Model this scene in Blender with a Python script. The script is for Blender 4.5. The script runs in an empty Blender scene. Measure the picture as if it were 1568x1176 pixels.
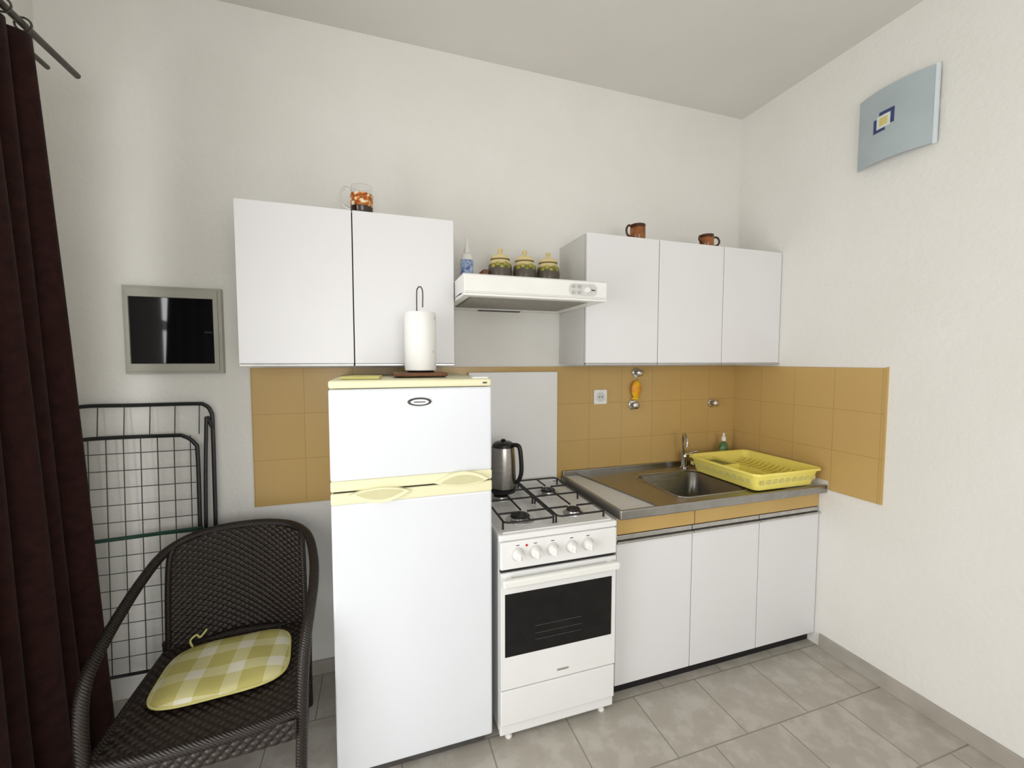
import bpy, bmesh, math, random
from mathutils import Vector, Matrix
random.seed(4)
S=bpy.context.scene
S.view_settings.view_transform='Standard'
S.view_settings.look='None'
COL=bpy.context.collection
pi=math.pi
def lin(c):
    return tuple(((v/255)/12.92 if v/255<=0.04045 else (((v/255)+0.055)/1.055)**2.4) for v in c)+(1,)

# ---------------------------------------------------------------- materials
def base(name,rgb,rough=.5,metal=0,spec=.5,coat=0,trans=0,ior=1.45):
    m=bpy.data.materials.new(name); m.use_nodes=True
    b=m.node_tree.nodes['Principled BSDF']
    b.inputs['Base Color'].default_value=lin(rgb); b.inputs['Roughness'].default_value=rough
    b.inputs['Metallic'].default_value=metal; b.inputs['Specular IOR Level'].default_value=spec
    b.inputs['Coat Weight'].default_value=coat; b.inputs['Transmission Weight'].default_value=trans
    b.inputs['IOR'].default_value=ior
    return m
def N(m,t,**k):
    n=m.node_tree.nodes.new(t)
    for a,v in k.items(): setattr(n,a,v)
    return n
def L(m,a,b): m.node_tree.links.new(a,b)
def coords(m): return N(m,'ShaderNodeTexCoord').outputs['Object']
def bump(m,h,dist=.002,st=.5):
    bn=N(m,'ShaderNodeBump'); bn.inputs['Strength'].default_value=st; bn.inputs['Distance'].default_value=dist
    L(m,h,bn.inputs['Height']); L(m,bn.outputs[0],m.node_tree.nodes['Principled BSDF'].inputs['Normal']); return bn
def ramp(m,fac,stops,interp='LINEAR'):
    r=N(m,'ShaderNodeValToRGB'); r.color_ramp.interpolation=interp
    e=r.color_ramp.elements
    while len(e)<len(stops): e.new(.5)
    for i,(p,c) in enumerate(stops): e[i].position=p; e[i].color=lin(c)
    L(m,fac,r.inputs[0]); return r.outputs[0]
def noise(m,scale,detail=3,vec=None,rough=.5):
    n=N(m,'ShaderNodeTexNoise'); n.inputs['Scale'].default_value=scale; n.inputs['Detail'].default_value=detail; n.inputs['Roughness'].default_value=rough
    L(m,vec or coords(m),n.inputs['Vector']); return n.outputs['Fac']
def varied(name,c1,c2,scale=8,rough=.5,bscale=None,bdist=.001,bst=.4,**k):
    m=base(name,c1,rough,**k); b=m.node_tree.nodes['Principled BSDF']
    L(m,ramp(m,noise(m,scale),[(.3,c1),(.7,c2)]),b.inputs['Base Color'])
    if bscale: bump(m,noise(m,bscale,4),bdist,bst)
    return m

M={}
M['wall']=varied('plaster_white',(230,228,222),(234,232,227),3,.9,45,.006,.4,spec=.2)
M['ceil']=varied('ceiling_paint',(218,216,209),(223,221,214),2,.95,40,.002,.2,spec=.1)
M['lam']=varied('white_laminate',(229,228,230),(232,231,233),2,.32)
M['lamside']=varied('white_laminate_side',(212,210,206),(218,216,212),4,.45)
M['gap']=varied('dark_gap',(28,26,26),(35,33,33),20,.8)
M['alu']=varied('aluminium_strip',(190,188,186),(205,204,202),30,.3,metal=.85)
M['fridge']=varied('fridge_enamel',(225,228,233),(228,231,236),3,.3,130,.0004,.15)
M['cream']=varied('cream_plastic',(234,229,190),(239,234,198),5,.4)
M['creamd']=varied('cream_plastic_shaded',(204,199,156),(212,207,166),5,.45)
M['enamel']=varied('stove_enamel',(233,233,232),(237,237,236),3,.22)
M['black']=varied('black_iron',(22,21,21),(34,32,31),40,.45)
M['blackp']=varied('black_plastic',(20,20,21),(28,28,29),10,.35)
M['glassblk']=varied('black_oven_glass',(12,12,14),(18,18,20),2,.06)
M['chrome']=varied('chrome',(205,205,205),(215,215,215),10,.12,metal=1)
M['wood']=varied('brown_wood',(96,58,30),(120,76,42),18,.5)
M['white']=varied('white_plastic',(236,235,231),(241,240,236),8,.35)
M['offwhite']=varied('grey_white_plastic',(206,206,203),(214,214,211),8,.4)
M['greyframe']=varied('grey_plastic_frame',(168,167,154),(178,177,164),6,.45)
M['rod']=varied('rod_metal',(80,76,72),(98,94,88),20,.35,metal=.6)
M['kick']=varied('black_kick',(20,19,19),(30,28,27),10,.6)
M['yplast']=varied('yellow_plastic',(244,228,112),(247,232,122),6,.35)
M['rackm']=varied('dark_rack_paint',(24,26,27),(38,40,40),20,.4)
M['rackw']=varied('rack_wire',(60,66,64),(82,87,85),20,.4)
M['green']=varied('green_tube',(28,62,52),(38,74,60),20,.4)

def steel(name,c1,c2,rough,sc=(3,120,3)):
    m=base(name,c1,rough,metal=1); mp=N(m,'ShaderNodeMapping'); mp.inputs['Scale'].default_value=sc
    L(m,coords(m),mp.inputs[0]); nf=noise(m,6,3,mp.outputs[0])
    L(m,ramp(m,nf,[(.3,c1),(.7,c2)]),m.node_tree.nodes['Principled BSDF'].inputs['Base Color'])
    bump(m,nf,.0003,.15); return m
M['steel']=steel('brushed_steel',(158,156,153),(172,170,167),.28)
M['steelk']=steel('kettle_steel',(150,146,142),(176,172,168),.28,(3,3,90))
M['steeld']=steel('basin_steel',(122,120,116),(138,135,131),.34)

def tilemat(name,axis,c1,c2,mortar,w,h,off,ox,oy,ms=.0018,rough=.25,bst=.3):
    m=base(name,c1,rough); b=m.node_tree.nodes['Principled BSDF']
    s=N(m,'ShaderNodeSeparateXYZ'); L(m,coords(m),s.inputs[0]); c=N(m,'ShaderNodeCombineXYZ')
    L(m,s.outputs['xyz'.index(axis[0])],c.inputs[0]); L(m,s.outputs['xyz'.index(axis[1])],c.inputs[1])
    mp=N(m,'ShaderNodeMapping'); mp.inputs['Location'].default_value=(ox,oy,0); L(m,c.outputs[0],mp.inputs[0])
    br=N(m,'ShaderNodeTexBrick',offset=off,squash=1.0); L(m,mp.outputs[0],br.inputs['Vector'])
    br.inputs['Scale'].default_value=1; br.inputs['Brick Width'].default_value=w; br.inputs['Row Height'].default_value=h
    br.inputs['Mortar Size'].default_value=ms; br.inputs['Mortar Smooth'].default_value=.3
    br.inputs['Mortar'].default_value=lin(mortar)
    return m,b,br,mp
for nm,ax,key in (('mustard_wall_tile','xz','tileb'),('mustard_wall_tile_side','yz','tiler')):
    m,b,br,mp=tilemat(nm,ax,(196,164,104),(0,0,0),(174,140,84),.207,.2063,0,0,-.833+.2063*5,ms=.0014)
    br.inputs['Color1'].default_value=lin((193,160,100)); br.inputs['Color2'].default_value=lin((197,164,104))
    L(m,br.outputs['Color'],b.inputs['Base Color']); bump(m,br.outputs['Fac'],-.0008,.4); M[key]=m
M['mustard']=varied('mustard_fascia',(194,160,96),(199,166,102),4,.35)
m,b,br,mp=tilemat('grey_floor_tile','xy',(170,163,152),(0,0,0),(142,136,127),.33,.30,.5,.62,.88,ms=.003)
n1=noise(m,9,5,mp.outputs[0],.62)
tc=ramp(m,n1,[(.32,(170,163,152)),(.5,(176,170,160)),(.56,(185,179,170)),(.75,(192,187,178))])
L(m,tc,br.inputs['Color1']); L(m,tc,br.inputs['Color2']); L(m,br.outputs['Color'],b.inputs['Base Color'])
b.inputs['Roughness'].default_value=.38; bump(m,br.outputs['Fac'],-.0015,.5); M['floor']=m
M['bb']=varied('grey_skirting_tile',(162,155,145),(180,174,164),7,.4)
m=base('brown_curtain',(44,24,22),.9,spec=.15); L(m,ramp(m,noise(m,30,4),[(.3,(36,19,17)),(.7,(49,27,24))]),m.node_tree.nodes['Principled BSDF'].inputs['Base Color'])
m.node_tree.nodes['Principled BSDF'].inputs['Sheen Weight'].default_value=.05; bump(m,noise(m,400,2),.0005,.3); M['curt']=m
m=base('dark_wicker',(44,34,29),.42); wv=N(m,'ShaderNodeTexWave',wave_type='BANDS',bands_direction='DIAGONAL'); wv.inputs['Scale'].default_value=60; wv.inputs['Distortion'].default_value=1
L(m,coords(m),wv.inputs['Vector']); L(m,ramp(m,wv.outputs['Fac'],[(.1,(22,17,15)),(.8,(46,37,32))]),m.node_tree.nodes['Principled BSDF'].inputs['Base Color']); bump(m,wv.outputs['Fac'],.002,.6); M['wick']=m
M['weave']=varied('wicker_weave',(33,26,22),(47,38,32),60,.38)
m=base('checked_cushion_fabric',(214,204,120),.85,spec=.2); b=m.node_tree.nodes['Principled BSDF']
sp=N(m,'ShaderNodeSeparateXYZ'); L(m,coords(m),sp.inputs[0])
def stripe(out,per,ph,duty=.5):
    a=N(m,'ShaderNodeMath',operation='MULTIPLY_ADD'); a.inputs[1].default_value=1/per; a.inputs[2].default_value=ph; L(m,out,a.inputs[0])
    f=N(m,'ShaderNodeMath',operation='FRACT'); L(m,a.outputs[0],f.inputs[0])
    g=N(m,'ShaderNodeMath',operation='LESS_THAN'); g.inputs[1].default_value=duty; L(m,f.outputs[0],g.inputs[0]); return g.outputs[0]
ad=N(m,'ShaderNodeMath',operation='ADD'); L(m,stripe(sp.outputs[0],.118,.15,.6),ad.inputs[0]); L(m,stripe(sp.outputs[1],.115,.3,.6),ad.inputs[1])
hf=N(m,'ShaderNodeMath',operation='MULTIPLY'); hf.inputs[1].default_value=.5; L(m,ad.outputs[0],hf.inputs[0])
L(m,ramp(m,hf.outputs[0],[(0,(226,222,200)),(.4,(210,203,150)),(.9,(190,181,110))],'CONSTANT'),b.inputs['Base Color']); bump(m,noise(m,300,2),.001,.5); M['cush']=m
M['piping']=varied('cushion_piping',(200,193,120),(210,203,130),30,.8)
M['glass']=base('clear_glass',(250,250,250),.03,trans=1,ior=1.45)
M['pane']=base('frosted_lamp_glass',(170,180,184),.22)
L(M['pane'],ramp(M['pane'],noise(M['pane'],5),[(.3,(166,177,182)),(.7,(178,189,193))]),M['pane'].node_tree.nodes['Principled BSDF'].inputs['Base Color'])
M['lampedge']=varied('lamp_glass_edge',(205,216,222),(215,225,230),9,.2)
M['blue']=varied('blue_print',(50,62,104),(60,74,118),30,.4)
M['yel']=varied('yellow_print',(205,190,118),(215,200,128),30,.4)
M['whiteprint']=varied('white_print',(215,218,215),(222,224,222),30,.4)
M['brownmug']=varied('brown_glazed_clay',(112,60,26),(160,98,48),18,.2)
M['dkmug']=varied('dark_brown_glaze',(58,28,16),(84,42,22),18,.2)
M['orange']=base('orange_leaf_print',(214,98,20),.35)
L(M['orange'],ramp(M['orange'],noise(M['orange'],70,1),[(.40,(228,222,205)),(.46,(224,170,90)),(.55,(196,110,46)),(.65,(150,76,36))]),M['orange'].node_tree.nodes['Principled BSDF'].inputs['Base Color'])
M['orn']=varied('yellow_orange_ornament',(245,205,40),(225,80,30),18,.4)
M['soap']=base('green_soap',(120,170,110),.15,trans=.6)
M['red']=varied('red_cap',(180,40,35),(190,50,42),10,.4)
M['bluel']=varied('blue_label',(50,90,160),(200,215,235),60,.4)
M['knobtxt']=varied('dark_marking',(60,60,62),(75,75,77),40,.5)
M['dgrey']=varied('dark_grey_plastic',(66,64,62),(82,80,78),20,.5)
M['filter']=varied('hood_filter',(150,146,136),(166,162,152),60,.6)
M['sky']=varied('window_frame_white',(236,236,233),(240,240,238),5,.4)
m=base('painted_jar_glaze',(200,170,90),.3); b=m.node_tree.nodes['Principled BSDF']
sp=N(m,'ShaderNodeSeparateXYZ'); L(m,coords(m),sp.inputs[0])
mr=N(m,'ShaderNodeMapRange'); mr.inputs[1].default_value=1.823; mr.inputs[2].default_value=2.02; L(m,sp.outputs[2],mr.inputs[0])
L(m,ramp(m,mr.outputs[0],[(0,(84,76,68)),(.50,(92,84,74)),(.56,(120,104,66)),(.60,(212,194,140)),(.665,(220,202,150)),(.69,(120,98,60)),(.72,(230,212,160)),(1,(214,190,124))]),b.inputs['Base Color'])
M['jar']=m
M['lemon']=varied('painted_lemon',(190,176,70),(104,120,50),60,.35)

# ---------------------------------------------------------------- geometry helpers
def emp(name,loc=(0,0,0)):
    e=bpy.data.objects.new(name,None); e.location=loc; e.empty_display_size=.1; COL.objects.link(e); return e
def fin(name,bm,mat,parent=None,smooth=False,bevel=0,seg=2):
    me=bpy.data.meshes.new(name); bmesh.ops.recalc_face_normals(bm,faces=bm.faces); bm.to_mesh(me); bm.free()
    ms=mat if isinstance(mat,(list,tuple)) else [mat]
    for q in ms: me.materials.append(q)
    o=bpy.data.objects.new(name,me); COL.objects.link(o)
    if smooth:
        for p in me.polygons: p.use_smooth=True
        if smooth=='auto':
            me.set_sharp_from_angle(angle=math.radians(40))
    if bevel:
        md=o.modifiers.new('b','BEVEL'); md.width=bevel; md.segments=seg; md.limit_method='ANGLE'; md.harden_normals=False
    if parent:
        o.parent=parent; o.matrix_parent_inverse=Matrix.Translation(-Vector(parent.location))
    return o
def addbox(bm,x0,x1,y0,y1,z0,z1,mi=0):
    v=[bm.verts.new((x,y,z)) for z in (z0,z1) for y in (y0,y1) for x in (x0,x1)]
    for f in ((0,2,3,1),(4,5,7,6),(0,1,5,4),(2,6,7,3),(0,4,6,2),(1,3,7,5)):
        q=bm.faces.new([v[i] for i in f]); q.material_index=mi
def box(name,x0,x1,y0,y1,z0,z1,mat,parent=None,bevel=0,seg=2):
    bm=bmesh.new(); addbox(bm,min(x0,x1),max(x0,x1),min(y0,y1),max(y0,y1),min(z0,z1),max(z0,z1))
    return fin(name,bm,mat,parent,bevel=bevel,seg=seg)
def smoothpts(P,n=6,closed=False):
    P=[Vector(p) for p in P]
    if n<=1: return P
    out=[]; k=len(P)
    rng=range(k if closed else k-1)
    for i in rng:
        p0=P[(i-1)%k] if closed or i>0 else P[0]; p1=P[i]; p2=P[(i+1)%k]; p3=P[(i+2)%k] if closed or i+2<k else P[-1]
        for j in range(n):
            t=j/n
            out.append(.5*((2*p1)+(-p0+p2)*t+(2*p0-5*p1+4*p2-p3)*t*t+(-p0+3*p1-3*p2+p3)*t**3))
    if not closed: out.append(P[-1])
    return out
def addtube(bm,P,r,sides=10,closed=False,sm=6,flat=1.0,mi=0):
    pts=smoothpts(P,sm,closed); k=len(pts); rings=[]
    up=None
    for i,p in enumerate(pts):
        if closed: t=(pts[(i+1)%k]-pts[i-1])
        else: t=pts[min(i+1,k-1)]-pts[max(i-1,0)]
        t.normalize()
        if up is None:
            up=Vector((0,0,1)) if abs(t.z)<.9 else Vector((1,0,0))
        a=up-t*up.dot(t); a.normalize(); b=t.cross(a); up=a
        rr=r(i/(k-1)) if callable(r) else r
        rings.append([bm.verts.new(p+a*math.cos(2*pi*s/sides)*rr*flat+b*math.sin(2*pi*s/sides)*rr) for s in range(sides)])
    for i in range(k if closed else k-1):
        A=rings[i];B=rings[(i+1)%k]
        for s in range(sides):
            f=bm.faces.new((A[s],A[(s+1)%sides],B[(s+1)%sides],B[s])); f.material_index=mi
    if not closed:
        bm.faces.new(rings[0]).material_index=mi; bm.faces.new(rings[-1][::-1]).material_index=mi
def tube(name,P,r,mat,parent=None,**k):
    bm=bmesh.new(); addtube(bm,P,r,**k); return fin(name,bm,mat,parent,smooth='auto')
def addlathe(bm,prof,c,seg=32,axis='z',mi=0,sq=1.0):
    rings=[]
    def tr(r,h,a):
        x,y=r*math.cos(a),r*math.sin(a)*sq
        if axis=='z': return Vector((c[0]+x,c[1]+y,c[2]+h))
        if axis=='y': return Vector((c[0]+x,c[1]-h,c[2]+y))
        return Vector((c[0]-h,c[1]+x,c[2]+y))
    for (r,h) in prof:
        if r<1e-6: rings.append([bm.verts.new(tr(0,h,0))])
        else: rings.append([bm.verts.new(tr(r,h,2*pi*s/seg)) for s in range(seg)])
    for A,B in zip(rings,rings[1:]):
        for s in range(seg):
            s2=(s+1)%seg
            if len(A)==1 and len(B)==1: continue
            if len(A)==1: f=bm.faces.new((A[0],B[s],B[s2]))
            elif len(B)==1: f=bm.faces.new((A[s],A[s2],B[0]))
            else: f=bm.faces.new((A[s],A[s2],B[s2],B[s]))
            f.material_index=mi
def lathe(name,prof,c,mat,parent=None,**k):
    bm=bmesh.new(); addlathe(bm,prof,c,**k); return fin(name,bm,mat,parent,smooth='auto')
def prism(name,poly,y0,y1,mat,parent=None,bevel=0,axis='y'):
    bm=bmesh.new()
    f=(lambda a,b,t:(a,t,b)) if axis=='y' else ((lambda a,b,t:(t,a,b)) if axis=='x' else (lambda a,b,t:(a,b,t)))
    A=[bm.verts.new(f(a,b,y0)) for a,b in poly]; B=[bm.verts.new(f(a,b,y1)) for a,b in poly]
    bm.faces.new(A); bm.faces.new(B[::-1]); n=len(poly)
    for i in range(n): bm.faces.new((A[i],A[(i+1)%n],B[(i+1)%n],B[i]))
    return fin(name,bm,mat,parent,bevel=bevel)
def rrect(x0,x1,y0,y1,r,n=5):
    out=[]
    for cx,cy,a0 in ((x1-r,y1-r,0),(x0+r,y1-r,90),(x0+r,y0+r,180),(x1-r,y0+r,270)):
        for i in range(n+1):
            a=math.radians(a0+90*i/n); out.append((cx+r*math.cos(a),cy+r*math.sin(a)))
    return out

# ---------------------------------------------------------------- room
XL=-3.36; YF=-4.3; H=2.967
box('floor',XL-.2,.2,YF-.2,.2,-.1,0,M['floor'])
box('ceiling',XL-.2,.2,YF-.2,.2,H,H+.1,M['ceil'])
box('wall_back',XL-.2,.2,0,.15,0,H,M['wall'])
box('wall_right',0,.15,YF,0,0,H,M['wall'])
box('wall_left',XL-.15,XL,-.95,0,0,H,M['wall'])
box('wall_left_rear',XL-.15,XL,YF,-2.35,0,H,M['wall'])
box('wall_left_above_door',XL-.15,XL,-2.35,-.95,2.2,H,M['wall'])
bm=bmesh.new()
addbox(bm,XL-.2,-2.9,YF-.15,YF,0,H); addbox(bm,-.7,.2,YF-.15,YF,0,H); addbox(bm,-2.9,-.7,YF-.15,YF,0,.8); addbox(bm,-2.9,-.7,YF-.15,YF,2.3,H)
fin('wall_front',bm,M['wall'])
def winframe(name,a0,a1,z0,z1,plane,mull,axis):
    bm=bmesh.new(); t=.06
    def B(p0,p1,q0,q1):
        if axis=='x': addbox(bm,plane-.03,plane+.03,p0,p1,q0,q1)
        else: addbox(bm,p0,p1,plane-.03,plane+.03,q0,q1)
    B(a0,a1,z0,z0+t);B(a0,a1,z1-t,z1);B(a0,a0+t,z0,z1);B(a1-t,a1,z0,z1)
    for k in mull: B(k-.035,k+.035,z0,z1)
    if axis=='x': B(a0,a1,1.67,1.73); B(a0,a1,.75,.81)
    return fin(name,bm,M['sky'],bevel=.004)
winframe('door_1',-2.345,-.955,0.002,2.195,XL-.075,[-2.0],'x')
winframe('window_1',-2.9,-.7,.8,2.3,YF-.08,[-1.8],'y')
box('baseboard_right',-.012,0,YF,-.60,0,.072,M['bb'],bevel=.002)
box('baseboard_back',XL,-1.76,-.012,0,0,.066,M['bb'],bevel=.002)
box('baseboard_left',XL,XL+.012,-.95,-.012,0,.066,M['bb'],bevel=.002)
TP=1.452
box('tile_backsplash_back',-2.695,0,-.008,0,.833,TP,M['tileb'])  # panel of backsplash tiles on the back wall, not a trim strip
box('tile_backsplash_right',-.008,0,-.842,-.008,.878,TP,M['tiler'])  # same tiled backsplash carried onto the right wall
box('tile_backsplash_right_lower',-.008,0,-.842,-.612,.833,.878,M['tiler'])  # lowest part of the tiled panel, in front of the worktop edge
box('trim_backsplash_end',-.010,0,-.847,-.842,.833,TP+.005,M['mustard'])

# ---------------------------------------------------------------- upper cabinets
def upper(name,x0,x1,z0,z1,n,d=.307):
    e=emp(name,((x0+x1)/2,-d/2,z0))
    box('carcass',x0+.002,x1-.002,-d+.02,-.001,z0+.006,z1-.002,M['lamside'],e)
    box('shadow_gap_core',x0+.004,x1-.004,-d+.014,-d+.021,z0+.004,z1-.004,M['gap'],e)
    w=(x1-x0)/n
    for i in range(n):
        g=.0022
        box('door_panel_%d'%(i+1),x0+i*w+g,x0+(i+1)*w-g,-d,-d+.016,z0+.014,z1,M['lam'],e,bevel=.0012)
        box('pull_strip_%d'%(i+1),x0+i*w+g,x0+(i+1)*w-g,-d-.006,-d+.014,z0+.004,z0+.013,M['alu'],e,bevel=.002)
    box('top_edge',x0,x1,-d+.016,-.001,z1-.004,z1,M['lam'],e)
    return e
upper('wall_cabinet',-2.6565,-1.848,1.459,2.075,2)
upper('wall_cabinet',-1.2215,-.002,1.459,2.086,3)

# ---------------------------------------------------------------- range hood
e=emp('range_hood',(-1.54,-.25,1.735))
hx0,hx1=-1.846,-1.224; zb=1.737; zt=1.823
prism('body',[(-.50,zb+.006),(-.50,zt-.006),(-.49,zt),(-.001,zt),(-.001,zb+.02),(-.49,zb+.006)],hx0,hx1,M['white'],e,bevel=.003,axis='x')
bm=bmesh.new()
addbox(bm,hx0,hx1,-.5,-.455,zb,zb+.012);addbox(bm,hx0,hx0+.03,-.455,-.001,zb,zb+.018);addbox(bm,hx1-.03,hx1,-.455,-.001,zb,zb+.018);addbox(bm,hx0+.03,hx1-.03,-.05,-.001,zb,zb+.018)
fin('underside_rim',bm,M['white'],e,bevel=.002)
bm=bmesh.new()
addbox(bm,hx0+.04,hx1-.04,-.44,-.06,zb+.008,zb+.016)
for i in range(26): addbox(bm,hx0+.05,hx1-.05,-.43+i*.0138,-.424+i*.0138,zb+.004,zb+.009)
fin('filter_grille',bm,M['filter'],e)
box('light_cover',-1.68,-1.46,-.049,-.02,zb-.004,zb+.004,M['dgrey'],e,bevel=.002)
box('front_seam',hx0+.004,hx1-.004,-.5012,-.499,zb+.014,zb+.0165,M['lamside'],e)
prism('control_plate',rrect(-1.405,-1.275,1.757,1.806,.020),-.503,-.499,M['offwhite'],e,bevel=.001)
for x in (-1.385,-1.358):
    for z in (1.769,1.793): lathe('button',[(0.0,.007),(.006,.007),(.007,.004),(.007,0)],(x,-.502,z),M['alu'],e,axis='y',seg=14)
lathe('dial',[(0,.012),(.011,.012),(.013,.008),(.013,0)],(-1.322,-.502,1.781),M['white'],e,axis='y',seg=20)
box('label_mark',-1.300,-1.282,-.5035,-.5025,1.779,1.784,M['knobtxt'],e)

# ---------------------------------------------------------------- fridge
fx0,fx1,fy=-2.3206,-1.7712,-.63
e=emp('refrigerator',((fx0+fx1)/2,-.33,0))
box('cabinet_body',fx0+.004,fx1-.004,fy+.055,-.035,.035,1.398,M['fridge'],e,bevel=.006)
box('top_cap',fx0,fx1,fy+.002,-.035,1.393,1.42,M['cream'],e,bevel=.008,seg=3)
box('freezer_door',fx0,fx1,fy,fy+.05,1.085,1.391,M['fridge'],e,bevel=.008,seg=3)
box('lower_door',fx0,fx1,fy,fy+.05,.06,1.008,M['fridge'],e,bevel=.008,seg=3)
box('upper_handle_band',fx0,fx1,fy-.003,fy+.05,1.051,1.0865,M['cream'],e,bevel=.006,seg=3)
box('lower_handle_band',fx0,fx1,fy-.003,fy+.05,1.0065,1.046,M['cream'],e,bevel=.006,seg=3)
box('door_gasket',fx0+.01,fx1-.01,fy+.004,fy+.05,1.04,1.056,M['gap'],e)
box('lower_gasket',fx0+.008,fx1-.008,fy+.045,fy+.06,.06,1.39,M['dgrey'],e)
def lens(name,cx,zc,w,up,dn,y0,y1,mat):
    P=[]
    for i in range(17):
        t=-1+2*i/16; P.append((cx+t*w/2,zc+up*(1-t*t)))
    for i in range(1,16):
        t=1-2*i/16; P.append((cx+t*w/2,zc-dn*(1-t*t)))
    return prism(name,P,y0,y1,mat,e,bevel=.002)
lens('left_grip_lip',-2.165,1.040,.20,.018,.034,fy-.016,fy+.01,M['cream'])
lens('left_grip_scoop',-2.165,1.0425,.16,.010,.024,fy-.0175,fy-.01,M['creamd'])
lens('right_grip_lip',-1.885,1.056,.20,.034,.016,fy-.016,fy+.01,M['cream'])
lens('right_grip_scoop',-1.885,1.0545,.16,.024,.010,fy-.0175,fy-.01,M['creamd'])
bm=bmesh.new(); addlathe(bm,[(0,.006),(.034,.006),(.040,.003),(.041,0)],(-2.03,fy,1.343),axis='y',seg=32,sq=.36); fin('badge',bm,M['dgrey'],e,smooth='auto')
bm=bmesh.new(); addlathe(bm,[(0,.008),(.030,.008),(.032,.006)],(-2.03,fy,1.343),axis='y',seg=32,sq=.30); fin('badge_plate',bm,M['alu'],e,smooth='auto')
box('badge_mark',-2.05,-2.01,fy-.0092,fy-.0075,1.341,1.345,M['dgrey'],e)
box('cap_mark',-1.805,-1.79,fy-.001,fy+.003,1.403,1.408,M['knobtxt'],e)
box('plinth',fx0+.02,fx1-.02,fy+.04,fy+.06,.012,.06,M['dgrey'],e)
for i,(x,y) in enumerate(((fx0+.05,fy+.08),(fx1-.05,fy+.08),(fx0+.05,-.1),(fx1-.05,-.1))):
    lathe('foot_%d'%(i+1),[(0,0),(.02,0),(.02,.012),(.012,.015),(.012,.04)],(x,y,0),M['blackp'],e,seg=16)
box('hinge_cover',fx1-.07,fx1-.01,fy+.01,fy+.05,1.42,1.427,M['white'],e,bevel=.003)

# ---------------------------------------------------------------- stove
sx0,sx1,sy=-1.742,-1.240,-.627
e=emp('gas_stove',(-1.49,-.33,0))
box('body',sx0,sx1,sy+.02,-.04,.045,.805,M['enamel'],e,bevel=.004)
box('cooktop_plate',sx0-.002,sx1+.002,sy-.002,-.035,.803,.829,M['enamel'],e,bevel=.008,seg=3)
bm=bmesh.new()
for a in ((sx0+.012,sx1-.012,sy+.015,sy+.022),(sx0+.012,sx1-.012,-.06,-.053),(sx0+.012,sx0+.019,sy+.015,-.053),(sx1-.019,sx1-.012,sy+.015,-.053)):
    addbox(bm,a[0],a[1],a[2],a[3],.828,.833)
fin('cooktop_rim',bm,M['enamel'],e,bevel=.002)
box('control_panel',sx0+.002,sx1-.002,sy-.006,sy+.03,.695,.802,M['enamel'],e,bevel=.006,seg=3)
for i,x in enumerate((-1.672,-1.600,-1.528,-1.447,-1.375)):
    lathe('knob_skirt_%d'%(i+1),[(0,.004),(.024,.004),(.026,.002),(.026,0)],(x,sy-.006,.752),M['offwhite'],e,axis='y',seg=28)
    lathe('knob_%d'%(i+1),[(0,.030),(.015,.030),(.018,.026),(.0195,.006),(.021,.003),(.021,0)],(x,sy-.007,.752),M['white'],e,axis='y',seg=24)
    box('knob_grip_%d'%(i+1),x-.004,x+.004,sy-.042,sy-.03,.737,.767,M['white'],e,bevel=.002)
    box('knob_mark_%d'%(i+1),x-.007,x+.007,sy-.0066,sy-.005,.784,.787,M['knobtxt'],e)
lathe('indicator_lamp',[(0,.003),(.004,.003),(.005,0)],(-1.636,sy-.006,.782),M['red'],e,axis='y',seg=12)
bm=bmesh.new()
wx0,wx1,wz0,wz1=-1.722,-1.262,.352,.600
dx0,dx1,dz0,dz1=sx0+.003,sx1-.003,.222,.683
for a in ((dx0,dx1,dz0,wz0),(dx0,dx1,wz1,dz1),(dx0,wx0,wz0,wz1),(wx1,dx1,wz0,wz1)): addbox(bm,a[0],a[1],sy-.004,sy+.02,a[2],a[3])
bmesh.ops.remove_doubles(bm,verts=bm.verts,dist=1e-5)
fin('oven_door_frame',bm,M['enamel'],e)
box('oven_window',wx0,wx1,sy-.0055,sy+.015,wz0,wz1,M['glassblk'],e,bevel=.001)
bm=bmesh.new()
for z in (.40,.425,.455): addbox(bm,-1.60,-1.40,sy-.0062,sy-.0055,z,z+.0016)
fin('oven_shelf_lines',bm,M['dgrey'],e)
box('handle_bar',sx0+.004,sx1-.004,sy-.042,sy-.020,.640,.672,M['white'],e,bevel=.008,seg=3)
for i,x in enumerate((sx0+.02,sx1-.045)): box('handle_post_%d'%(i+1),x,x+.025,sy-.03,sy,.645,.667,M['white'],e,bevel=.003)
box('door_shadow_gap',sx0+.006,sx1-.006,sy+.004,sy+.02,.683,.696,M['gap'],e)
box('badge',-1.505,-1.455,sy-.006,sy-.003,.250,.258,M['alu'],e,bevel=.001)
box('drawer_gap',sx0+.006,sx1-.006,sy+.006,sy+.02,.214,.224,M['gap'],e)
box('drawer_front',sx0+.003,sx1-.003,sy-.004,sy+.02,.075,.216,M['enamel'],e,bevel=.004)
box('bottom_rail',sx0+.003,sx1-.003,sy+.006,sy+.03,.03,.074,M['enamel'],e,bevel=.004)
for i,(x,y) in enumerate(((sx0+.045,sy+.03),(sx1-.045,sy+.03),(sx0+.045,-.09),(sx1-.045,-.09))):
    lathe('foot_%d'%(i+1),[(0,0),(.013,0),(.015,.006),(.009,.012),(.008,.05)],(x,y,0),M['white'],e,seg=16)
box('raised_lid',sx0+.012,sx1-.002,-.034,-.018,.83,1.425,M['enamel'],e,bevel=.005,seg=3)
box('lid_hinge_bar',sx0+.03,sx1-.03,-.05,-.03,.826,.842,M['white'],e,bevel=.004)
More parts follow.
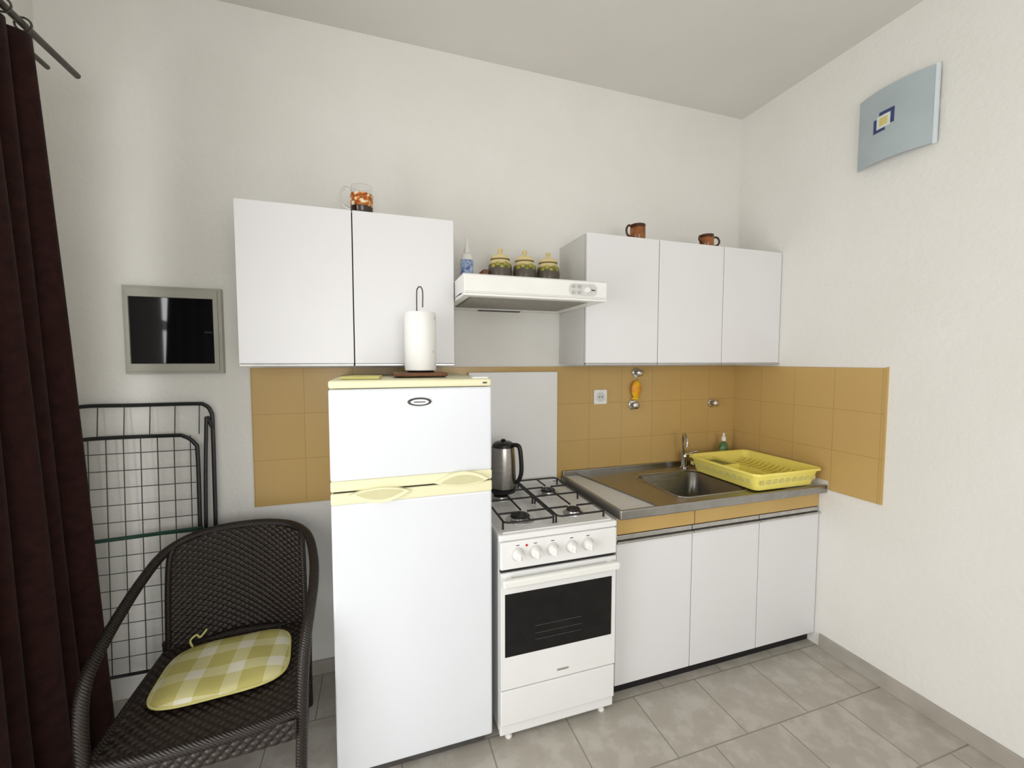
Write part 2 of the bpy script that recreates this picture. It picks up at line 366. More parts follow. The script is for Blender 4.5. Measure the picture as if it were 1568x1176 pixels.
for i,(x,y,r) in enumerate(((-1.615,-.495,.040),(-1.372,-.495,.030),(-1.372,-.215,.036),(-1.615,-.215,.036))):
    lathe('burner_base_%d'%(i+1),[(r*1.5,0),(r*1.45,.004),(r*1.0,.005),(r*.95,.013),(0,.013)],(x,y,.829),M['alu'],e,seg=28)
    lathe('burner_cap_%d'%(i+1),[(r*.98,.013),(r,.017),(r*.9,.022),(0,.023)],(x,y,.829),M['black'],e,seg=28)
def grate(x0,x1,nm):
    bm=bmesh.new(); y0,y1=sy+.035,-.075; z=.861; r=.0042
    addtube(bm,[(a,b,z) for a,b in rrect(x0,x1,y0,y1,.02,3)],r,8,closed=True,sm=1)
    ym=(y0+y1)/2
    addtube(bm,[(x0,ym,z),(x1,ym,z)],r,8,sm=1)
    xm=(x0+x1)/2
    for yc in (-.495,-.215):
        for s in (-1,1):
            xe=x0 if s<0 else x1
            addtube(bm,[(xe,yc,z),(xm+s*.022,yc,z)],r,8,sm=1)
            ye=(y0 if yc<-.4 else ym) if s<0 else (ym if yc<-.4 else y1)
            addtube(bm,[(xm,ye,z),(xm,yc+s*.022,z)],r,8,sm=1)
    for x in (x0,x1):
        for y in (y0+.02,ym,y1-.02): addtube(bm,[(x,y,z),(x,y,.829)],r,8,sm=1)
    fin(nm,bm,M['black'],e,smooth='auto')
grate(sx0+.03,-1.499,'grate_left'); grate(-1.487,sx1-.03,'grate_right')

# ---------------------------------------------------------------- kettle
kx,ky,kz=-1.606,-.225,.866
e=emp('electric_kettle',(kx,ky,kz))
lathe('base',[(0,0),(.060,0),(.062,.004),(.062,.014),(.055,.018),(0,.018)],(kx,ky,kz),M['blackp'],e)
lathe('body',[(.055,.018),(.060,.022),(.061,.06),(.058,.15),(.053,.205),(.051,.215),(0,.215)],(kx,ky,kz),M['steelk'],e)
lathe('lid',[(.052,.212),(.051,.226),(.038,.236),(.012,.240),(0,.240)],(kx,ky,kz),M['blackp'],e)
lathe('lid_knob',[(.010,.238),(.012,.246),(.006,.250),(0,.250)],(kx,ky,kz),M['blackp'],e,seg=16)
tube('handle',[(kx+.036,ky-.030,kz+.224),(kx+.058,ky-.055,kz+.222),(kx+.066,ky-.062,kz+.18),(kx+.068,ky-.064,kz+.10),(kx+.056,ky-.050,kz+.055),(kx+.042,ky-.036,kz+.05)],.0105,M['blackp'],e)
bm=bmesh.new()
a=[bm.verts.new(v) for v in ((kx-.040,ky+.010,kz+.213),(kx-.020,ky+.045,kz+.213),(kx-.058,ky+.050,kz+.216),(kx-.040,ky+.022,kz+.15),(kx-.030,ky+.040,kz+.15))]
for f in ((0,1,2),(0,2,3),(2,1,4),(2,4,3),(0,3,4,1)): bm.faces.new([a[i] for i in f])
fin('spout',bm,M['steelk'],e,bevel=.002)

# ---------------------------------------------------------------- sink unit
cx0,cx1=-1.2035,-.003
e=emp('sink_cabinet',(-.6,-.3,0))
D=.569
box('carcass',cx0+.004,cx1,-D+.02,-.01,.055,.70,M['lamside'],e)
box('carcass_side',cx0+.004,cx0+.02,-D+.02,-.01,.70,.812,M['lamside'],e)
box('kick_plate',cx0+.01,cx1,-D+.035,-D+.05,0,.06,M['kick'],e)
box('dark_backing',cx0+.006,cx1-.002,-D+.012,-D+.021,.062,.74,M['gap'],e)
box('fascia',cx0+.002,cx1,-D+.004,-D+.022,.735,.815,M['mustard'],e,bevel=.002)
box('fascia_joint',-.792,-.789,-D+.003,-D+.01,.736,.814,M['wood'],e)
w=(cx1-cx0)/3
for i in range(3):
    g=.0022; a=cx0+i*w+g; b=cx0+(i+1)*w-g
    box('door_panel_%d'%(i+1),a,b,-D,-D+.016,.060,.695,M['lam'],e,bevel=.0012)
    box('pull_strip_%d'%(i+1),a,b,-D-.010,-D+.014,.699,.708,M['alu'],e,bevel=.002)
    box('pull_channel_%d'%(i+1),a,b,-D+.002,-D+.014,.712,.732,M['alu'],e,bevel=.002)
bx0,bx1,by0,by1=-.835,-.430,-.53,-.15
def plate():
    bm=bmesh.new(); n=6
    hole=rrect(bx0,bx1,by0,by1,.05,n)
    ox0,ox1,oy0,oy1=cx0-.002,cx1,-.600,-.010
    def outer(p):
        cx,cy=(bx0+bx1)/2,(by0+by1)/2; dx,dy=p[0]-cx,p[1]-cy
        t=min([( (ox1-cx)/dx if dx>0 else (ox0-cx)/dx) if abs(dx)>1e-9 else 9e9, ((oy1-cy)/dy if dy>0 else (oy0-cy)/dy) if abs(dy)>1e-9 else 9e9])
        return (cx+dx*t,cy+dy*t)
    z=.852; k=len(hole)
    hv=[bm.verts.new((a,b,z)) for a,b in hole]
    op=[outer(p) for p in hole]; ov=[bm.verts.new((a,b,z)) for a,b in op]
    for i in range(k):
        j=(i+1)%k; a,b=op[i],op[j]
        on=lambda p:(abs(p[0]-ox0)<1e-6 or abs(p[0]-ox1)<1e-6, abs(p[1]-oy0)<1e-6 or abs(p[1]-oy1)<1e-6)
        if on(a)[0] and not on(a)[1] and on(b)[1] and not on(b)[0]: c=bm.verts.new((a[0],b[1],z)); bm.faces.new((hv[i],ov[i],c,ov[j],hv[j]))
        elif on(a)[1] and not on(a)[0] and on(b)[0] and not on(b)[1]: c=bm.verts.new((b[0],a[1],z)); bm.faces.new((hv[i],ov[i],c,ov[j],hv[j]))
        else: bm.faces.new((hv[i],ov[i],ov[j],hv[j]))
    prev=hv
    for (ins,dz) in ((.003,-.001),(.008,-.008),(.020,-.12),(.045,-.146),(.10,-.150)):
        P=rrect(bx0+ins,bx1-ins,by0+ins,by1-ins,max(.05-ins*.3,.02),n)
        cur=[bm.verts.new((a,b,z+dz)) for a,b in P]
        for i in range(k):
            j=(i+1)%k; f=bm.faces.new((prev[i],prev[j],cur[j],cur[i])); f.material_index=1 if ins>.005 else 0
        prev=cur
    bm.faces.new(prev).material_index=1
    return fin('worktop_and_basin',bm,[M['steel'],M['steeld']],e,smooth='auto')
plate()
P=rrect(bx0-.010,bx1+.010,by0-.010,by1+.010,.055,6)
tube('basin_rim',[(a,b,.8515) for a,b in P],.0035,M['steel'],e,closed=True,sm=1,sides=8)
box('worktop_front_edge',cx0-.003,cx1,-.606,-.592,.814,.856,M['steel'],e,bevel=.005,seg=3)
box('worktop_left_edge',cx0-.004,cx0+.008,-.60,-.012,.814,.856,M['steel'],e,bevel=.004,seg=3)
box('worktop_back_upstand',cx0,cx1,-.026,-.009,.84,.876,M['steel'],e,bevel=.004,seg=3)
box('worktop_underside',cx0+.004,bx0-.03,-.592,-.012,.812,.846,M['lamside'],e)
box('worktop_underside_b',bx1+.03,cx1,-.592,-.012,.812,.846,M['lamside'],e)
box('worktop_underside_c',bx0-.03,bx1+.03,-.592,by0-.02,.812,.846,M['lamside'],e)
lathe('drain',[(0,.004),(.012,.004),(.03,.003),(.036,0)],((bx0+bx1)/2,(by0+by1)/2,.703),M['chrome'],e)
box('side_edge_strip',cx0+.001,cx0+.005,-D+.004,-.02,.06,.81,M['lamside'],e)

# faucet
qx,qy=-.440,-.085
e=emp('kitchen_faucet',(qx,qy,.853))
lathe('body',[(0,0),(.026,0),(.026,.006),(.020,.010),(.019,.06),(.021,.075),(.015,.085),(0,.087)],(qx,qy,.8525),M['chrome'],e)
tube('spout',[(qx-.008,qy,.90),(qx-.020,qy-.008,.96),(qx-.027,qy-.012,1.03),(qx-.037,qy-.030,1.062),(qx-.058,qy-.065,1.060),(qx-.070,qy-.095,1.030),(qx-.072,qy-.100,1.015)],.0085,M['chrome'],e)
lathe('aerator',[(0,0),(.011,0),(.011,.018),(.008,.020)],(qx-.072,qy-.100,1.000),M['chrome'],e,seg=16)
tube('lever',[(qx+.012,qy-.005,.925),(qx+.035,qy-.02,.945),(qx+.055,qy-.04,.952)],lambda t:.009-.002*t,M['chrome'],e)

# dish rack
e=emp('dish_drainer',(-.27,-.37,.855))
rx0,rx1,ry0,ry1=-.470,-.050,-.605,-.150; z0,z1=.857,.945
bm=bmesh.new(); prev=None; n=5
seqs=[(.030,z0,.02),(.022,z0+.004,.03),(0,z1,.035),(-.008,z1+.003,.038),(-.010,z1-.008,.038),(-.004,z1-.010,.036),(.004,z1-.004,.035),(.030,z0+.010,.03),(.05,z0+.006,.02)]
for ins,z,r in seqs:
    P=rrect(rx0+ins,rx1-ins,ry0+ins,ry1-ins,r,n); cur=[bm.verts.new((a,b,z)) for a,b in P]
    if prev:
        for i in range(len(cur)): j=(i+1)%len(cur); bm.faces.new((prev[i],prev[j],cur[j],cur[i]))
    else: bm.faces.new(cur)
    prev=cur
bm.faces.new(prev); fin('tray',bm,M['yplast'],e,smooth='auto')
bm=bmesh.new()
for i in range(13):
    y=-.545+i*.030
    addtube(bm,[(-.30,y,z0+.008),(-.295,y,z0+.055),(-.25,y,z0+.040),(-.19,y,z0+.034),(-.13,y,z0+.040),(-.09,y,z0+.055),(-.085,y,z0+.008)],.0035,6,sm=3)
for x in (-.25,-.19,-.13): addtube(bm,[(x,-.56,z0+.032),(x,-.17,z0+.032)],.004,6,sm=1)
fin('plate_slats',bm,M['yplast'],e,smooth='auto')
bm=bmesh.new()
for a in ((-.435,-.33,-.37,-.18),):
    x0,x1,y0,y1=a
    addbox(bm,x0,x0+.004,y0,y1,z0+.006,z1-.01);addbox(bm,x1,x1+.004,y0,y1,z0+.006,z1-.01);addbox(bm,x0,x1,y0,y0+.004,z0+.006,z1-.01);addbox(bm,x0,x1,y1,y1+.004,z0+.006,z1-.01)
addbox(bm,-.325,-.321,-.58,-.175,z0+.006,z1-.02)
fin('cutlery_box',bm,M['yplast'],e,bevel=.001)
bm=bmesh.new()
for i in range(10):
    y=-.56+i*.042; addbox(bm,rx0+.006,rx0+.010,y,y+.022,z0+.035,z0+.055)
for i in range(9):
    x=-.44+i*.042; addbox(bm,x,x+.022,ry0+.006,ry0+.010,z0+.035,z0+.055)
fin('side_slots',bm,M['piping'],e)
box('washing_sponge',-.42,-.35,-.33,-.23,z0+.03,z0+.072,varied('sponge_green',(120,122,60),(160,150,70),80,.9),e,bevel=.008)

# soap bottle
e=emp('soap_bottle',(-.155,-.085,.853))
c=(-.155,-.085,.853)
lathe('bottle',[(0,0),(.028,0),(.031,.005),(.031,.10),(.024,.125),(.011,.135),(.011,.145),(0,.145)],c,M['soap'],e,sq=.7)
lathe('cap',[(.013,.142),(.013,.165),(.006,.17),(.006,.19),(0,.191)],c,M['white'],e,seg=16)
lathe('label',[(.0316,.035),(.0316,.09)],c,M['lemon'],e,sq=.71)

# ---------------------------------------------------------------- wall fittings on splashback
e=emp('wall_socket',(-.97,-.01,1.28))
prism('plate',rrect(-1.011,-.929,1.239,1.321,.008),-.018,-.008,M['white'],e,bevel=.002)
lathe('socket_well',[(.031,.0),(.031,.003),(.027,.003),(.026,.0005)],(-.97,-.0182,1.28),M['white'],e,axis='y')
lathe('well_floor',[(0,.0),(.026,.0)],(-.97,-.0190,1.28),M['offwhite'],e,axis='y')
for i,x in enumerate((-.979,-.961)): lathe('pin_hole_%d'%(i+1),[(0,.0),(.0035,.0)],(x,-.0200,1.28),M['gap'],e,axis='y',seg=10)
def valve(x,z,nm='water_valve',k=1):
    e=emp(nm,(x,-.01,z))
    lathe('escutcheon',[(.030*k,0),(.028*k,.006),(.014*k,.010),(.013*k,.03)],(x,-.0085,z),M['chrome'],e,axis='y')
    lathe('valve_handle',[(.013*k,.03),(.020*k,.034),(.021*k,.044),(.012*k,.05),(0,.051)],(x,-.0085,z),M['chrome'],e,axis='y',seg=12)
valve(-.735,1.415); valve(-.757,1.228); valve(-.182,1.222)
e=emp('hanging_fish_ornament',(-.745,-.03,1.32))
lathe('fish_body',[(0,-.052),(.018,-.045),(.031,-.02),(.033,.005),(.026,.03),(.012,.045),(0,.05)],(-.745,-.028,1.322),M['orn'],e,sq=.45)
lathe('tail',[(0,-.012),(.022,-.010),(.026,-.004),(.008,.008),(0,.01)],(-.750,-.028,1.271),M['orn'],e,sq=.35)
tube('string',[(-.745,-.028,1.370),(-.740,-.029,1.376),(-.737,-.030,1.383)],.0012,M['dgrey'],e,sides=5)

# ---------------------------------------------------------------- wall box
e=emp('electrical_panel_box',(-2.957,0,1.60))
bm=bmesh.new(); ox0,ox1,oz0,oz1=-3.125,-2.788,1.430,1.785; ix0,ix1,iz0,iz1=-3.100,-2.820,1.475,1.737
def ring(bm,x0,x1,z0,z1,X0,X1,Z0,Z1,y0,y1):
    for a in ((x0,x1,z0,Z0),(x0,x1,Z1,z1),(x0,X0,Z0,Z1),(X1,x1,Z0,Z1)): addbox(bm,a[0],a[1],y0,y1,a[2],a[3])
    bmesh.ops.remove_doubles(bm,verts=bm.verts,dist=1e-5)
ring(bm,ox0,ox1,oz0,oz1,ix0,ix1,iz0,iz1,-.028,0); fin('frame',bm,M['greyframe'],e)
bm=bmesh.new(); ring(bm,ox0+.012,ox1-.012,oz0+.012,oz1-.012,ix0-.004,ix1+.004,iz0-.004,iz1+.004,-.036,-.028); fin('frame_step',bm,M['greyframe'],e)
gm=varied('smoked_panel_glass',(16,16,18),(24,24,26),2,.05,spec=.9)
box('door_glass',ix0-.003,ix1+.003,-.031,-.024,iz0-.003,iz1+.003,gm,e,bevel=.001)
box('latch',ix1-.03,ix1-.004,-.034,-.030,1.598,1.606,M['blackp'],e,bevel=.001)

# ---------------------------------------------------------------- wall lamp on right wall
e=emp('wall_lamp',(0,-.83,2.52))
def bent(name,y0,y1,z0,z1,off,th,mat,sag=.036):
    bm=bmesh.new(); n=20; A=[]
    for i in range(n+1):
        t=i/n; y=y0+(y1-y0)*t
        s=(y+.83)/.148; x=-.020-sag*(1-s*s)-off
        A.append([bm.verts.new((x+dx,y,z)) for dx,z in ((0,z0),(0,z1),(th,z1),(th,z0))])
    for P,Q in zip(A,A[1:]):
        for k in range(4): bm.faces.new((P[k],P[(k+1)%4],Q[(k+1)%4],Q[k]))
    bm.faces.new(A[0]); bm.faces.new(A[-1][::-1]); return fin(name,bm,mat,e,smooth='auto')
bent('glass_shade',-.970,-.690,2.362,2.668,0,.006,M['pane'])
bent('edge_near',-.978,-.968,2.359,2.671,.001,.008,M['lampedge'])
box('lamp_base',-.03,0,-.90,-.76,2.44,2.60,M['white'],e,bevel=.004)
for y in (-.962,-.70):
    box('clip',-.022,0,y-.006,y+.006,2.50,2.54,M['chrome'],e)
bent('print_blue_a',-.848,-.790,2.553,2.568,.001,.001,M['blue']); bent('print_blue_b',-.848,-.835,2.505,2.568,.0012,.001,M['blue'])
bent('print_blue_c',-.815,-.767,2.486,2.498,.001,.001,M['blue']); bent('print_blue_d',-.779,-.767,2.486,2.545,.0012,.001,M['blue'])
bent('print_white',-.834,-.781,2.500,2.553,.001,.001,M['whiteprint']); bent('print_yellow',-.824,-.792,2.509,2.543,.0016,.001,M['yel'])

# ---------------------------------------------------------------- items on hood
def jar(x,y):
    e=emp('ceramic_jar',(x,y,1.823))
    lathe('pot',[(0,0),(.040,0),(.050,.012),(.056,.045),(.058,.080),(.055,.110),(.046,.130),(.042,.134),(0,.134)],(x,y,1.824),M['jar'],e)
    lathe('lid',[(.045,.135),(.047,.140),(.040,.154),(.020,.164),(.007,.167),(.007,.172),(.012,.178),(.011,.188),(0,.192)],(x,y,1.824),M['jar'],e)
    for i,(a,z) in enumerate(((-.5,.108),(-.10,.098),(.25,.110),(-.9,.10),(.6,.100))):
        ang=-pi/2+a; r=.0545
        bm=bmesh.new(); bmesh.ops.create_uvsphere(bm,u_segments=10,v_segments=8,radius=.012)
        for v in bm.verts: v.co=Vector((v.co.x*1.0,v.co.y*.3,v.co.z*.8))
        bm.transform(Matrix.Translation((x+r*math.cos(ang),y+r*math.sin(ang),1.824+z))@Matrix.Rotation(a,4,'Z'))
        fin('painted_fruit_%d'%(i+1),bm,M['lemon'],e,smooth=True)
jar(-1.603,-.165); jar(-1.480,-.165); jar(-1.357,-.165)
box('wooden_coaster_block',-1.695,-1.668,-.20,-.12,1.824,1.905,M['wood'],None,bevel=.003)
e=emp('cleaner_bottle',(-1.762,-.16,1.823)); c=(-1.762,-.16,1.824)
lathe('bottle',[(0,0),(.026,0),(.029,.006),(.029,.12),(.024,.145),(.012,.158),(0,.158)],c,M['white'],e,sq=.7)
lathe('nozzle',[(.013,.156),(.013,.175),(.009,.182),(.006,.215),(.003,.228),(0,.228)],c,M['white'],e,seg=16)
lathe('label',[(.0296,.03),(.0296,.125)],c,M['bluel'],e,sq=.705)

# ---------------------------------------------------------------- mugs
def mug(name,x,y,z,r,h,mat,hdir=-1,hm=None,taper=1.0):
    e=emp(name,(x,y,z))
    lathe('cup',[(0,0),(r*.9*taper,0),(r*taper,.006),(r,h*.5),(r*.97,h),(r*.90,h),(r*.90,h*.5),(r*.86*taper,.010),(0,.010)],(x,y,z+.001),mat,e)
    s=hdir
    tube('handle',[(x+s*r*.93,y-.004,z+h*.86),(x+s*(r+.022),y-.010,z+h*.90),(x+s*(r+.036),y-.013,z+h*.62),(x+s*(r+.028),y-.011,z+h*.30),(x+s*r*.93,y-.004,z+h*.18)],.0052,hm or mat,e,flat=1)
    return e
e=mug('glass_beer_mug',-2.215,-.25,2.075,.043,.112,M['glass'],-1)
lathe('printed_band',[(.0435,.030),(.0438,.080)],(-2.215,-.25,2.076),M['orange'],e)
lathe('printed_base',[(.041,.004),(.0436,.034)],(-2.215,-.25,2.076),M['dkmug'],e)
e=mug('clay_mug',-.905,-.25,2.086,.038,.078,M['brownmug'],-1,hm=M['dkmug'])
lathe('dark_rim',[(.0375,.062),(.0380,.078),(.0345,.0785)],(-.905,-.25,2.088),M['dkmug'],e)
e=mug('clay_mug',-.475,-.25,2.086,.036,.066,M['brownmug'],1,hm=M['dkmug'])
lathe('dark_rim',[(.0355,.050),(.0360,.067),(.033,.0675)],(-.475,-.25,2.088),M['dkmug'],e)
tube('second_handle',[(-.508,-.254,2.142),(-.530,-.262,2.145),(-.536,-.262,2.125),(-.508,-.254,2.105)],.004,M['dkmug'],e)

# ---------------------------------------------------------------- paper towel holder
px,py,pz=-2.005,-.43,1.4215
e=emp('paper_towel_holder',(px,py,pz))
box('base_board',px-.105,px+.095,py-.07,py+.07,pz+.004,pz+.018,M['wood'],e,bevel=.004)
for i,(a,b) in enumerate(((-.09,-.055),(.08,-.055),(-.09,.055),(.08,.055))): lathe('base_foot_%d'%(i+1),[(0,0),(.008,0),(.008,.006)],(px+a,py+b,pz),M['black'],e,seg=12)
lathe('base_ring',[(.05,.018),(.052,.022),(.048,.024)],(px,py,pz),M['black'],e)
tube('wire_hook',[(px-.012,py,pz+.02),(px-.012,py,pz+.20),(px-.012,py,pz+.32),(px-.008,py,pz+.342),(px,py,pz+.349),(px+.008,py,pz+.342),(px+.011,py,pz+.32),(px+.010,py,pz+.27)],.0026,M['rod'],e)
mm=base('printed_paper_towel',(246,245,243),.95,spec=.1); vo=N(mm,'ShaderNodeTexVoronoi'); vo.inputs['Scale'].default_value=20; L(mm,coords(mm),vo.inputs['Vector'])
L(mm,ramp(mm,vo.outputs['Distance'],[(.10,(218,216,228)),(.25,(246,245,243))]),mm.node_tree.nodes['Principled BSDF'].inputs['Base Color']); bump(mm,noise(mm,150,2),.001,.4)
lathe('paper_roll',[(.020,.026),(.058,.026),(.060,.030),(.0605,.14),(.060,.246),(.058,.249),(.020,.249),(.020,.026)],(px,py,pz),mm,e,seg=48)
e=emp('folded_cloth',(-2.21,-.50,1.4205))
prism('cloth',[(-2.29,-.57),(-2.16,-.58),(-2.15,-.47),(-2.24,-.44),(-2.28,-.50)],1.4205,1.431,M['piping'],e,bevel=.003,axis='z')

# ---------------------------------------------------------------- curtain and rods
e=emp('brown_curtain',(-3.10,-.7,0))
bm=bmesh.new(); nz=40; ns=160; rows=[]
for k in range(nz+1):
    z=.02+(2.405-.02)*k/nz; h=1-k/nz
    ye=-.475+.21*h+.03*h**6
    y1=-1.02
    row=[]
    for i in range(ns+1):
        s=i/ns; y=ye+(y1-ye)*s
        amp=.022+.022*h
        x=-3.120+amp*math.sin(s*2*pi*7+.6*math.sin(h*3))+.012*math.sin(s*2*pi*3.3+h*2.2)-(.03*h)
        row.append(bm.verts.new((x,y+.008*math.cos(s*2*pi*7),z)))
    rows.append(row)
for A,B in zip(rows,rows[1:]):
    for i in range(ns): bm.faces.new((A[i],A[i+1],B[i+1],B[i]))
o=fin('drape',bm,M['curt'],e,smooth=True); sd=o.modifiers.new('s','SOLIDIFY'); sd.thickness=.004
e=emp('curtain_rod',(-3.1,-1.4,2.43))
tube('front_rod',[(-3.10,-2.6,2.43),(-3.10,-.275,2.43)],.010,M['rod'],e,sm=1)
tube('rear_rod',[(-3.19,-2.6,2.455),(-3.19,-.25,2.455)],.008,M['rod'],e,sm=1)
for i,y in enumerate((-.60,-2.5)):
    box('bracket_%d'%(i+1),XL,-3.09,y-.008,y+.008,2.408,2.42,M['rod'],e,bevel=.002)
    box('bracket_plate_%d'%(i+1),XL,XL+.008,y-.02,y+.02,2.37,2.46,M['rod'],e,bevel=.002)
bm=bmesh.new()
for i in range(8):
    y=-.50-i*.07
    pts=[(-3.10+.019*math.cos(a),y,2.43+.019*math.sin(a)) for a in [2*pi*j/14 for j in range(14)]]
    addtube(bm,pts,.003,6,closed=True,sm=1)
fin('rings',bm,M['rod'],e,smooth='auto')

# ---------------------------------------------------------------- clothes drying rack (folded, leaning on back wall)
e=emp('clothes_drying_rack',(-3.05,-.06,0))
def Y(z,off=0): return -.028-.055*(1-z/1.32)-off
bm=bmesh.new()
def rp(x,z,off=0): return (x,Y(z,off),z)
r=.0080
addtube(bm,[rp(-3.315,0.01),rp(-3.315,.6),rp(-3.315,1.22),rp(-3.305,1.28),rp(-3.27,1.304),rp(-3.1,1.304),rp(-2.90,1.304),rp(-2.862,1.298),rp(-2.840,1.27),rp(-2.834,1.2),rp(-2.832,.8),rp(-2.832,.4),rp(-2.832,.01)],r,8,sm=5)
addtube(bm,[rp(-2.850,1.25,.018),rp(-2.858,1.0,.018),rp(-2.862,.6,.018),rp(-2.862,.01,.018)],r*.9,8,sm=3)
addtube(bm,[rp(-2.834,1.20),rp(-2.848,1.25,.018)],r,8,sm=1)
addtube(bm,[rp(-3.285,.25,.018),rp(-3.285,1.10,.018),rp(-3.275,1.16,.018),rp(-3.24,1.178,.018),rp(-2.98,1.178,.018),rp(-2.93,1.172,.018),rp(-2.893,1.14,.018),rp(-2.884,1.09,.018),rp(-2.882,.8,.018),rp(-2.882,.25,.018)],r,8,sm=5)
addtube(bm,[rp(-3.285,.225,.018),rp(-2.882,.225,.018)],r*.8,8,sm=1)
fin('frame_tubes',bm,M['rackm'],e,smooth='auto')
bm=bmesh.new()
for i in range(7):
    x=-3.245+i*.056; addtube(bm,[rp(x,.23,.018),rp(x,1.176,.018)],.0020,6,sm=1)
for i in range(13):
    z=.30+i*.068; addtube(bm,[rp(-3.285,z,.022),rp(-2.884,z,.022)],.0018,6,sm=1)
for i in range(5):
    x=-3.22+i*.085; addtube(bm,[rp(x,1.178,.010),rp(x,1.304,0)],.0020,6,sm=1)
fin('wires',bm,M['rackw'],e,smooth='auto')
tube('green_cross_tube',[rp(-3.30,.775,.03),rp(-2.87,.79,.03)],.008,M['green'],e,sm=1)

# ---------------------------------------------------------------- wicker chair
CX=-2.68
e=emp('wicker_armchair',(CX,-.45,0))
chair=e
bm=bmesh.new(); R=.0165
def mir(P): return P+[(2*CX-x,y,z) for x,y,z in P[-2::-1]]
half=[(CX-.245,-.755,0.0),(CX-.250,-.752,.20),(CX-.258,-.748,.42),(CX-.264,-.735,.55),(CX-.270,-.690,.620),(CX-.275,-.60,.652),(CX-.278,-.48,.682),(CX-.270,-.36,.720),(CX-.243,-.25,.765),(CX-.185,-.185,.792),(CX-.10,-.158,.806),(CX,-.150,.810)]
addtube(bm,mir(half),R,10,sm=5)
for s in (-1,1):
    addtube(bm,[(CX+s*.228,-.278,.42),(CX+s*.226,-.27,.60),(CX+s*.222,-.255,.74),(CX+s*.215,-.225,.780)],.010,8,sm=4)
    addtube(bm,[(CX+s*.225,-.20,0),(CX+s*.228,-.235,.22),(CX+s*.236,-.265,.44)],R*.95,10,sm=4)
    addtube(bm,[(CX+s*.250,-.745,.415),(CX+s*.248,-.50,.405),(CX+s*.238,-.265,.40)],R*.85,10,sm=4)
    addtube(bm,[(CX+s*.252,-.74,.14),(CX+s*.238,-.50,.15),(CX+s*.226,-.225,.14)],.010,8,sm=3)
addtube(bm,[(CX-.256,-.745,.408),(CX-.12,-.765,.408),(CX+.12,-.765,.408),(CX+.256,-.745,.408)],R,10,sm=5)
addtube(bm,[(CX-.238,-.265,.40),(CX,-.215,.40),(CX+.238,-.265,.40)],R*.8,10,sm=5)
fin('wrapped_frame',bm,M['wick'],e,smooth='auto')
def weave(name,f,NU,NV,nu,nv,th):
    bm=bmesh.new(); G=[]
    for j in range(nv+1):
        v=j/nv; row=[]
        rowf=v*NV; ri=int(min(rowf,NV-1e-6)); fr=rowf-ri
        prof=math.sin(pi*fr)
        for i in range(nu+1):
            u=i/nu; p,nn=f(u,v)
            d=th*(.35+.65*math.sin(u*NU*pi+ri*pi))*prof
            row.append(bm.verts.new(Vector(p)+Vector(nn)*d))
        G.append(row)
    for A,B in zip(G,G[1:]):
        for i in range(nu): bm.faces.new((A[i],A[i+1],B[i+1],B[i]))
    o=fin(name,bm,M['weave'],e,smooth=True)
    s=o.modifiers.new('s','SOLIDIFY'); s.thickness=.004; s.offset=1
    return o
def backf(u,v):
    t=2*u-1; x=CX+.226*t
    top=.808-.038*abs(t)**2.5
    z=.395+(top-.395)*v
    y=-.215+.055*v-.085*t*t*(1-.1*v)+.012*(1-v)
    return (x,y,z),(0,-1,0)
weave('woven_back',backf,30,36,300,216,.005)
def seatf(u,v):
    t=2*u-1; x=CX+t*(.236+.010*(1-v)); y=-.765+v*.50
    z=.412-.012*(1-t*t)*math.sin(pi*v)
    return (x,y,z),(0,0,1)
weave('woven_seat',seatf,30,32,300,192,.0045)
def apron(u,v):
    t=2*u-1; return (CX+t*.24,-.768,.345+.06*v),(0,-1,0)
weave('woven_apron',apron,30,4,240,24,.005)
chair.rotation_euler=(0,0,math.radians(3.5))

# cushion
e=emp('seat_cushion',(CX,-.48,.425))
bm=bmesh.new(); nx=28; ny=24
def cpos(a,b,top):
    x=a*.192; y=b*.155
    rx=(abs(a)**4+abs(b)**4)**.25
    m_=max(abs(a),abs(b))
    if rx>1e-6: x*=m_/rx; y*=m_/rx
    ed=max(0,1-m_**3.5)
    z=.010+.022*ed**.5 if top else .008-.006*ed
    z+=.003*math.sin(a*5+b*3)*ed
    x*=1-.04*b
    ang=math.radians(5)
    X=x*math.cos(ang)-y*math.sin(ang); Yy=x*math.sin(ang)+y*math.cos(ang)
    return (CX+.000+X,-.462+Yy,.420+z)
for top in (True,False):
    G=[[bm.verts.new(cpos(-1+2*i/nx,-1+2*j/ny,top)) for i in range(nx+1)] for j in range(ny+1)]
    for A,B in zip(G,G[1:]):
        for i in range(nx): bm.faces.new((A[i],A[i+1],B[i+1],B[i]))
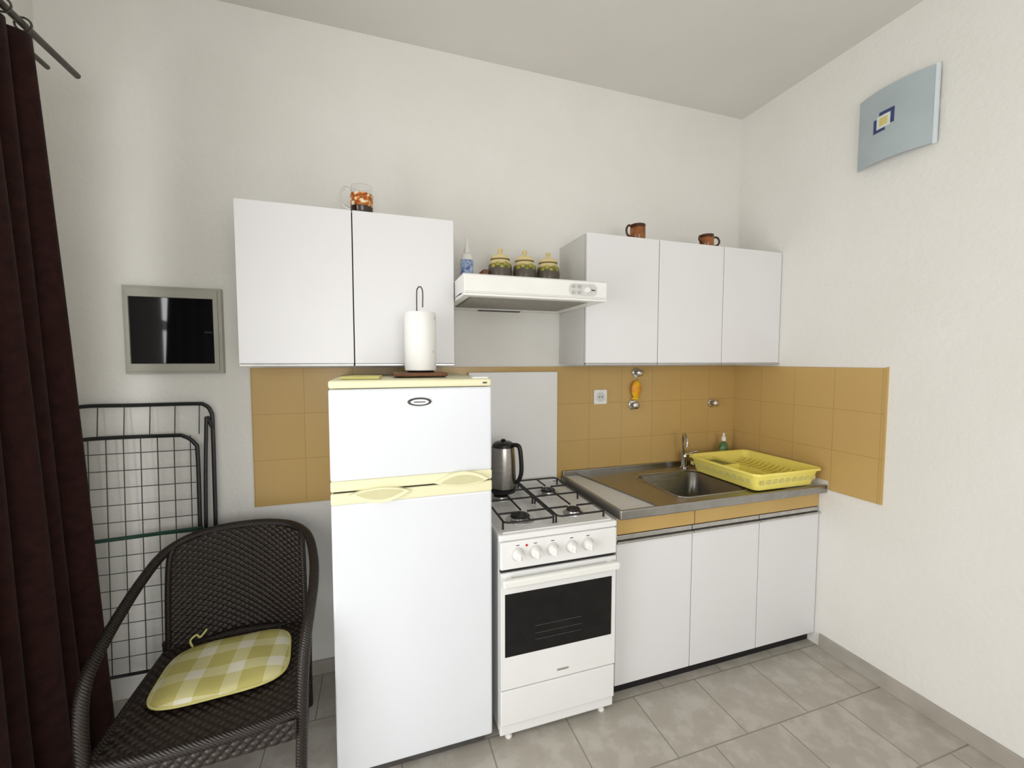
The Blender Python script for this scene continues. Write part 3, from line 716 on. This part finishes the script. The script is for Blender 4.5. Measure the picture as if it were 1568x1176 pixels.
bmesh.ops.remove_doubles(bm,verts=bm.verts,dist=.0015)
fin('pad',bm,M['cush'],e,smooth=True)
P=[]
for i in range(80):
    a=2*pi*i/80; q=max(abs(math.cos(a)),abs(math.sin(a))); x,y=math.cos(a)/q,math.sin(a)/q
    p=cpos(x,y,True); P.append((p[0],p[1],.4295))
tube('piping',P,.004,M['piping'],e,closed=True,sm=1,sides=6)
tube('tie',[(CX-.15,-.325,.43),(CX-.165,-.305,.445),(CX-.15,-.29,.455),(CX-.135,-.30,.45),(CX-.12,-.28,.465)],.0035,M['piping'],e,sides=6)

# ---------------------------------------------------------------- lights
W=bpy.data.worlds.new('daylight'); S.world=W; W.use_nodes=True
bg=W.node_tree.nodes['Background']; bg.inputs[0].default_value=(.85,.92,1,1); bg.inputs[1].default_value=.9
def area(name,loc,rot,sx,sy_,power,col):
    l=bpy.data.lights.new(name,'AREA'); l.shape='RECTANGLE'; l.size=sx; l.size_y=sy_; l.energy=power; l.color=col
    o=bpy.data.objects.new(name,l); o.location=loc; o.rotation_euler=rot; COL.objects.link(o); return o
area('daylight_door',(XL-.125,-1.65,1.10),(0,math.radians(-90),0),2.1,1.3,46,(1,.995,.975))
area('daylight_window',(-1.8,YF-.17,1.6),(math.radians(90),0,0),2.1,1.4,44,(1,.99,.97))

# ---------------------------------------------------------------- camera
cam=bpy.data.cameras.new('camera'); cam.sensor_width=36; cam.lens=36*640.3247/1568; cam.clip_start=.02
co=bpy.data.objects.new('camera',cam); COL.objects.link(co)
yaw,pitch,roll=.3137,-.0569,.0005
fw=Vector((math.sin(yaw)*math.cos(pitch),math.cos(yaw)*math.cos(pitch),math.sin(pitch)))
r_=Vector((math.cos(yaw),-math.sin(yaw),0)); u_=r_.cross(fw)
r2=r_*math.cos(roll)+u_*math.sin(roll); u2=-r_*math.sin(roll)+u_*math.cos(roll)
mt=Matrix((r2,u2,-fw)).transposed().to_4x4(); mt.translation=Vector((-2.1703,-2.0979,1.4867)); co.matrix_world=mt
S.camera=co
